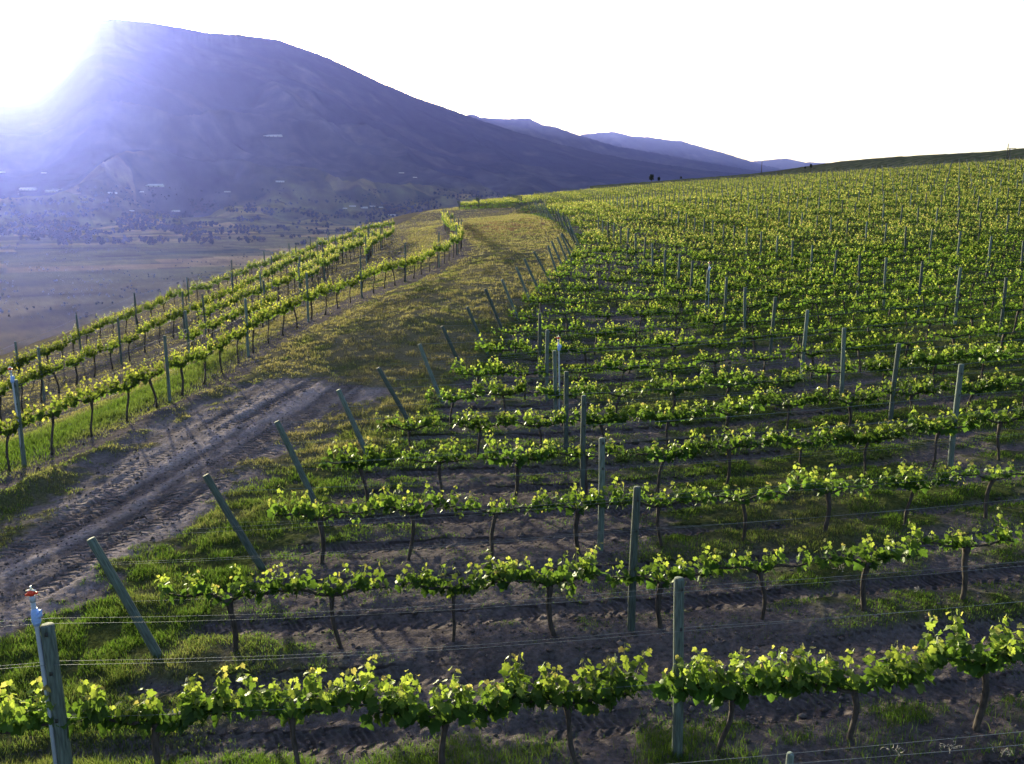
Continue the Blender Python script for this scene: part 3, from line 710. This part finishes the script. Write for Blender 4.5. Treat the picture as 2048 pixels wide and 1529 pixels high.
for nm in ('track', 'middle', 'edge'):
    row = [q for q in posts if q[3] == nm]; row = [(LEFT[nm][0][0] - 5, LEFT[nm][0][1] - 3, False)] * 0 + row
    wires_for([(q[0], q[1], zs(q[0], q[1]), False) for q in row][:9], lname[nm], "trellis wires left of the track", .0035, HTS[:1] + HTS[2:3] + HTS[4:])

def sprinkler(x, y, z, h, lab, r=.022):
    e = empty("sprinkler", (x, y, z))
    tag(e, lab, "sprinkler", "sprinklers on risers")
    b = MB().tube([(0, 0, 0), (0, 0, 1.0), (-.02, 0, h - .36), (-.035, 0, h)], r, 10); b.build("riser_pipe", M['pipe'], e)
    b = MB().tube([(-.022, 0, h - .30), (-.02, .0, h - .26), (-.022, 0, h - .18), (-.025, 0, h - .13)], [r * 1.35, r * 1.9, r * 1.7, r * 1.3], 10, jit=.2, rng=R)
    b.tube([(-.02, 0, h - .24), (.03, -.01, h - .19), (.03, 0, h - .14)], [.02, .022, .014], 8); b.build("tape_wrap", M['tape'], e)
    MB().tube([(-.03, 0, h - .06), (-.035, 0, h)], r * 1.2, 10).build("coupling", M['pipe'], e)
    b = MB().tube([(-.037, 0, h), (-.037, 0, h + .012), (-.037, 0, h + .045), (-.037, 0, h + .055)], [.016, .032, .038, .018], 12)
    for a in range(3): b.box((-.037 + .04 * math.cos(a * 2.1), .04 * math.sin(a * 2.1), h + .03), (.016, .01, .010), a * 2.1)
    b.build("sprinkler_head", M['red'], e)
    b = MB().tube([(-.085, 0, h + .05), (-.03, 0, h + .06), (.01, 0, h + .05)], [.008, .012, .008], 8).tube([(-.037, 0, h + .05), (-.037, 0, h + .10)], [.014, .006], 8)
    b.build("nozzle", M['pale_metal'], e)
    return e
o = POSTS[('main', 1, 1)]; sprinkler(o.location.x - .068, o.location.y - .03, o.location.z, 2.20, "sprinkler with red head and blue tape on the thick post at lower left")
for key, lb in ((('track', 0, 1), "pale sprinkler riser on the nearest post of the track-side left row"), (('main', 6, 1), "pale sprinkler riser beside the first upright post of the sixth main row"),
                (('main', 11, 1), "pale sprinkler riser beside the first upright post of the eleventh main row")):
    if key in POSTS: o = POSTS[key]; sprinkler(o.location.x + (.09 if key[0] == 'main' else 0), o.location.y - .03, o.location.z, 2.3, lb)

# short stake and its wire tendrils in the foremost row
x, y = 2.0, rowY(0, 1.95)
d = ray(1578, 1507); t = y / d[1]; sx = d[0] * t; sz = CH + d[2] * t
o = MB().tube([(sx, y, zs(sx, y) - .2), (sx, y, 1.0), (sx + .01, y, sz - .01), (sx + .01, y, sz)], [.03, .028, .026, .022], 10).build("wooden_stake", M['post'])
tag(o, "thin wooden stake poking up at the bottom edge", "stake")
def tendrils(px, py, lab, wy):
    d = ray(px, py); t = wy / d[1]; c = d * t + np.array([0, 0, CH]); b = MB()
    for i in range(9):
        p = c + R.normal(0, [.035, .012, .008]); q = [p]
        for j in range(5): q.append(q[-1] + R.normal(0, .013, 3))
        b.tube(q, .002, 4, caps=False)
    tag(b.build("dry_tendril", M['tendril']), lab, "dry tendril", "dry tendrils left on the wires")
for (px, py, lab, k) in [(1790,1500,"dry pale tendrils on the front wire near the small stake",0),(1905,1493,"largest tangle of dry tendrils on the front wire, lower right",0),(2015,1505,"dry tendril tangle on the front wire at the right edge",0),
                         (1835,1178,"dry tendrils on the nearest row's top wire, right part",1),(1680,1137,"dry tendrils on the second row's middle wire",2)]:
    tendrils(px, py, lab, rowY(k, 5))

# ------------------------------------------------------------------ grass (uncountable)
def blades(X, Y, Zg, H, W, C, rng, name, lab, lean=.9):
    n = len(X); a = rng.random(n) * np.pi * 2; dx = np.cos(a) * W; dy = np.sin(a) * W
    la = rng.random(n) * np.pi * 2; lx = np.cos(la) * H * lean * rng.random(n); ly = np.sin(la) * H * lean * rng.random(n)
    B1 = np.stack([X - dx, Y - dy, Zg - .01], -1); B2 = np.stack([X + dx, Y + dy, Zg - .01], -1)
    M1 = np.stack([X - dx * .7 + lx * .35, Y - dy * .7 + ly * .35, Zg + H * .6], -1); M2 = np.stack([X + dx * .7 + lx * .35, Y + dy * .7 + ly * .35, Zg + H * .6], -1)
    T = np.stack([X + lx, Y + ly, Zg + H], -1)
    V = np.stack([B1, B2, M2, M1, T], 1).reshape(-1, 3); i = np.arange(n)[:, None] * 5
    o = mk(name, V, [i + np.array([[0, 1, 2, 3]]), i + np.array([[3, 2, 4]])], M['grass'], cols=np.repeat(C, 5, axis=0))
    tag(o, lab, "grass", kind="stuff")
def scatter_grass():
    rng = np.random.default_rng(5)
    # candidates spread evenly over the picture's ground, then thinned by the grass field
    N = 3200000
    th = np.radians(rng.uniform(-38, 36, N)); r = np.exp(rng.uniform(math.log(5.5), math.log(235), N))
    X = r * np.sin(th); Y = r * np.cos(th); m = (poly_sd(X, Y, BENCH) < 0) & (Y > 4.5); X, Y, r = X[m], Y[m], r[m]
    f = ground_fields(X, Y); cl = fbm(X / .35, Y / .35, 2, 71)
    dl = line_d(X, Y, LEFT['track']); U, S = along(X, Y, LEFT['track'])
    tall_l = ss(2.4, .6, np.abs(S - 1.5)) * ss(40, 26, Y)                # rank green growth behind the track-side row
    row1 = np.exp(-((Y - rowY(1, X)) / .8) ** 2) * (X > -6.6)
    p = f['g'] * ss(.25, .75, cl) * .75 + .07 * (1 - f['dirt']) + tall_l * .4 + row1 * .35 * ss(.4, .6, f['n1'])
    keep = rng.random(len(X)) < np.clip(p, 0, 1) * ss(.04, .3, p); X, Y, r = X[keep], Y[keep], r[keep]; tall_l = tall_l[keep]; row1 = row1[keep]; cl = cl[keep]
    fk = {k: v[keep] for k, v in f.items() if k != 'c'}
    Z = zg(X, Y) + micro(X, Y, fk)
    H = (.02 + .07 * rng.random(len(X)) ** 1.5) * (.35 + .8 * fk['g'] * ss(.3, .7, cl)) + tall_l * .15 * rng.random(len(X)) + row1 * .10 * rng.random(len(X))
    ex = np.interp(Y - .08 * (X - 1.5), ENDX[:, 0], ENDX[:, 1]); H = (H + .06 * ss(2.0, .5, np.abs(X - ex + .8)) * rng.random(len(X)) ** 2) * (1 + .006 * r)
    W = np.maximum(.0025, r * .00034) * (0.7 + .6 * rng.random(len(X)))
    dry = np.clip(fk['dry'] * 1.0 + rng.normal(0, .15, len(X)), 0, 1)[:, None] * (1 - .8 * tall_l[:, None])
    C = np.array([.045, .085, .016]) * (1 - dry) + np.array([.142, .126, .082]) * dry
    C = C * (.7 + .6 * rng.random((len(X), 1)))
    print("grass blades", len(X))
    blades(X, Y, Z, H, W, C, rng, "grass", "green and dry grass growing between the vine rows and along the track")
scatter_grass()
def clods():
    rng = np.random.default_rng(15); N = 90000
    th = np.radians(rng.uniform(-38, 36, N)); r = np.exp(rng.uniform(math.log(6), math.log(45), N)); X = r * np.sin(th); Y = r * np.cos(th)
    f = ground_fields(X, Y); k = rng.random(N) < (.10 + .25 * f['dirt'] + .15 * (f['n1'] > .55)) * (1 - f['g']) * (f['d'] < 0); X, Y, r = X[k], Y[k], r[k]; fk = {a: v[k] for a, v in f.items() if a != 'c'}
    Z = zg(X, Y) + micro(X, Y, fk); n = len(X); sz = rng.uniform(.008, .03, n) * (1 + 1.2 * (rng.random(n) < .06))
    o_ = np.array([(1, 0, 0), (0, 1, 0), (-1, 0, 0), (0, -1, 0), (0, 0, .7), (0, 0, -.6)], float)
    V = (o_[None] * rng.uniform(.6, 1.3, (n, 6, 3)) + rng.normal(0, .15, (n, 6, 3))) * sz[:, None, None] + np.stack([X, Y, Z + sz * .2], -1)[:, None]
    T = np.array([(0, 1, 4), (1, 2, 4), (2, 3, 4), (3, 0, 4), (1, 0, 5), (2, 1, 5), (3, 2, 5), (0, 3, 5)])
    F_ = (np.arange(n)[:, None, None] * 6 + T[None]).reshape(-1, 3); c = np.array([.075, .064, .066]) * rng.uniform(.6, 1.7, (n, 1))
    o = mk("clods", V.reshape(-1, 3), [F_], M['clod'], cols=np.repeat(c, 6, axis=0)); tag(o, "loose clods and pebbles lying on the bare soil", "clods", kind="stuff")
M['clod'] = mat('soil_clod', attr=True, rough=1.0, var=0.2, scale=60, spec=0.0)
clods()

# ------------------------------------------------------------------ valley: farm buildings and trees
bpy.context.view_layer.update()
DG = bpy.context.evaluated_depsgraph_get()
def hit(px, py):
    d = Vector(ray(px, py)).normalized(); o = Vector((0, 0, CH)) + d * 420
    for _ in range(6):
        ok, loc, nrm, i, ob, mx = sc.ray_cast(DG, o, d)
        if not ok: return None
        if ob.name.startswith(("ground", "mountain", "hill")): return loc
        o = loc + d * 0.5
    return None
def farm(px, py, wpx, lab, seed):
    p = hit(px, py)
    if p is None: return
    t = p.y * cp - (p.z - CH) * sp; L = wpx / F * t / 2; D = min(max(L * .45, 5), 16); Hh = min(max(L * .22, 3), 6); rg = np.random.default_rng(seed)
    e = empty("farm_building", (p.x, p.y, p.z - .5), (0, 0, rg.uniform(-.2, .2))); tag(e, lab, "farm building", "pale-roofed buildings in the valley")
    MB().box((0, 0, Hh / 2), (L, D, Hh / 2)).build("wall", M['house_wall'], e)
    b = MB(); r = D + .8; k = D * .42
    b.add([(-L - .8, -r, Hh), (L + .8, -r, Hh), (L + .8, 0, Hh + k), (-L - .8, 0, Hh + k), (-L - .8, r, Hh), (L + .8, r, Hh)], [[(0, 1, 2, 3), (3, 2, 5, 4)], [(0, 3, 4), (1, 5, 2)]])
    b.build("roof", M['roof'], e)
    for q in np.linspace(-.7, .7, 4): MB().box((q * L, -D - .02, Hh * .45), (L * .07, .06, Hh * .25)).build("window", M['dark_glass'], e)
for i, (px, py, wp, lab) in enumerate([(57,381,30,"widest pale-roofed building at the far left of the valley"),(107,385,27,"long white-roofed building right of the widest one at far left"),
    (121,380,9,"small shed just behind the long white-roofed building"),(88,347,10,"small building highest on the valley slope at far left"),(4,346,12,"pale building cut by the left edge of the picture"),
    (224,388,18,"lone pale building mid-way across the left valley"),(305,374,42,"longest pale roof, across the middle of the valley"),(281,385,12,"small building below the longest pale roof"),
    (350,424,18,"white building nearest, in front of the valley trees"),(264,423,8,"tiny hut among the valley trees"),(455,385,12,"small roof beyond the terrace rows, mid valley"),
    (545,274,38,"long pale roof high on the mountain foot"),(803,347,10,"small white building on the slope above the track end"),(830,356,8,"tiny building right of the small white slope building"),
    (560,365,16,"pale roof right of the valley centre"),(705,414,13,"first white building of the village cluster"),(727,417,16,"broadest white building of the village cluster"),(745,414,11,"third white building of the village cluster"),
    (762,416,8,"last small building at the right of the village cluster"),(783,432,16,"pale low building below the village cluster"),(690,418,8,"small hut left of the village cluster")]):
    farm(px, py, wp, lab, i)
def valley_trees():
    rng = np.random.default_rng(9); VV, FF, CC, n = [], [], [], 0; MV = MB(); cnt = 0
    lst = []
    for _ in range(26000):
        px = rng.uniform(-120, 1000); py = rng.uniform(335, 640)
        dn = fbm(np.array([px / 70.]), np.array([py / 9.]), 3, 88)[0]
        base = math.exp(-((py - (468 - max(px, 0) * .05)) / 30) ** 2) * (1.2 if px < 420 else .7) + (.16 if py < 440 else .05 if py < 490 else .16)
        if rng.random() < base * ss(.42, .56, dn): lst.append((px, py))
    for px, py in lst:
        p = hit(px, py)
        if p is None or math.hypot(p.x, p.y) < 560 or p.z > 60: continue
        x, y, z = p
        h = rng.uniform(6, 15) if py < 492 else rng.uniform(1.0, 3.2); wd = h * rng.uniform(.3, .5); m = 42
        c = rng.normal(0, 1, (m, 3)); c /= np.linalg.norm(c, axis=1)[:, None]; c *= rng.random((m, 1)) ** .4
        c = c * [wd, wd, h * .42] + [x, y, z + h * .55]
        a = rng.normal(0, 1, (m, 3)); a /= np.linalg.norm(a, axis=1)[:, None]; b = np.cross(a, rng.normal(0, 1, (m, 3))); b /= np.linalg.norm(b, axis=1)[:, None]
        s_ = h * rng.uniform(.07, .15, (m, 1)); V = np.stack([c - a * s_ - b * s_, c + a * s_ - b * s_, c + a * s_ + b * s_, c - a * s_ + b * s_], 1).reshape(-1, 3)
        VV.append(V); FF.append(np.arange(m)[:, None] * 4 + np.arange(4)[None] + n); n += len(V)
        CC.append(np.repeat((np.array([.03, .045, .018]) if rng.random() < .7 else np.array([.06, .055, .02])) * rng.uniform(.7, 1.3, (m, 1)), 4, axis=0))
        MV.tube([(x, y, z - 1), (x, y, z + h * .5)], [h * .03, h * .015], 4, caps=False); cnt += 1
    print("valley trees", cnt)
    o = mk("valley_trees", np.concatenate(VV), [np.concatenate(FF)], M['far_tree'], cols=np.concatenate(CC) * .6); tag(o, "dark belts of scrub and trees across the valley floor", "trees", kind="stuff")
    MV.build("trunks", M['bark'], o)["kind"] = "stuff"
valley_trees()

# ------------------------------------------------------------------ poles and tree on the crest
def on_ray(px, py, r):
    d = ray(px, py); t = r / math.hypot(d[0], d[1]); return d * t + np.array([0, 0, CH]), t
def pole(px, ytop, ybot, r, lab, arms):
    p, t = on_ray(px, ybot, r); q, _ = on_ray(px, ytop, r); e = empty("utility_pole", tuple(p)); H = q[2] - p[2]
    tag(e, lab, "utility pole")
    MB().tube([(0, 0, -3), (0, 0, H)], [max(.13, t * .0006), max(.09, t * .0004)], 8).build("shaft", M['dark_wood'], e)
    for (z, x0, x1) in arms: MB().box(((x0 + x1) / 2, -.12, H + z), ((x1 - x0) / 2, .08, max(.08, t * .0004))).build("crossarm", M['dark_wood'], e)
    return e
pole(1523, 323, 343, 400, "single dark pole standing on the crest left of the dark hill", [])
e = pole(2018, 297, 314, 330, "dark utility pole with crossarm on the skyline at the far right", [(-.1, -.4, 1.9), (-.5, -.3, .6)])
pole(2014, 288, 314, 333, "thin tall mast beside the crossarm pole on the far right skyline", [(-1.6, -.4, .1)])
def tree(px, yb, hpx, r, lab, seed):
    rng = np.random.default_rng(seed); p, t = on_ray(px, yb, r); H = hpx / F * t; e = empty("tree", tuple(p)); tag(e, lab, "tree", "dark trees behind the crest")
    MB().tube([(0, 0, -2), (.1, 0, H * .5), (0, 0, H * .9)], [H * .05, H * .035, H * .01], 7).build("trunk", M['bark'], e)
    m = 500; c = rng.normal(0, 1, (m, 3)); c /= np.linalg.norm(c, axis=1)[:, None]; c *= rng.random((m, 1)) ** .35
    c = c * [H * .32, H * .32, H * .42] * (.75 + .5 * vn(c[:, 0] * 2.5 + 9, c[:, 2] * 2.5, seed))[:, None] + [0, 0, H * .55]
    a = rng.normal(0, 1, (m, 3)); a /= np.linalg.norm(a, axis=1)[:, None]; b = np.cross(a, rng.normal(0, 1, (m, 3))); b /= np.linalg.norm(b, axis=1)[:, None]; s_ = H * rng.uniform(.025, .06, (m, 1))
    V = np.stack([c - a * s_ - b * s_, c + a * s_ - b * s_, c + a * s_ + b * s_, c - a * s_ + b * s_], 1).reshape(-1, 3)
    mk("crown", V, [np.arange(m)[:, None] * 4 + np.arange(4)[None]], M['grass'], e, cols=np.repeat(np.array([[.015, .022, .012]]) * rng.uniform(.6, 1.4, (m, 1)), 4, axis=0))
for i, (px, yb, hp, lab) in enumerate([(1303,364,15,"tallest dark round tree on the crest line"),(1318,363,9,"small dark tree right beside the tallest crest tree"),(1362,359,6,"tiny dark tree between the tallest crest tree and the pole"),
     (1622,337,9,"dark bush-like tree where the dark hill begins"),(1610,339,6,"smaller dark tree left of the bush-like one at the hill foot")]):
    tree(px, yb, hp, 420, lab, 60 + i)
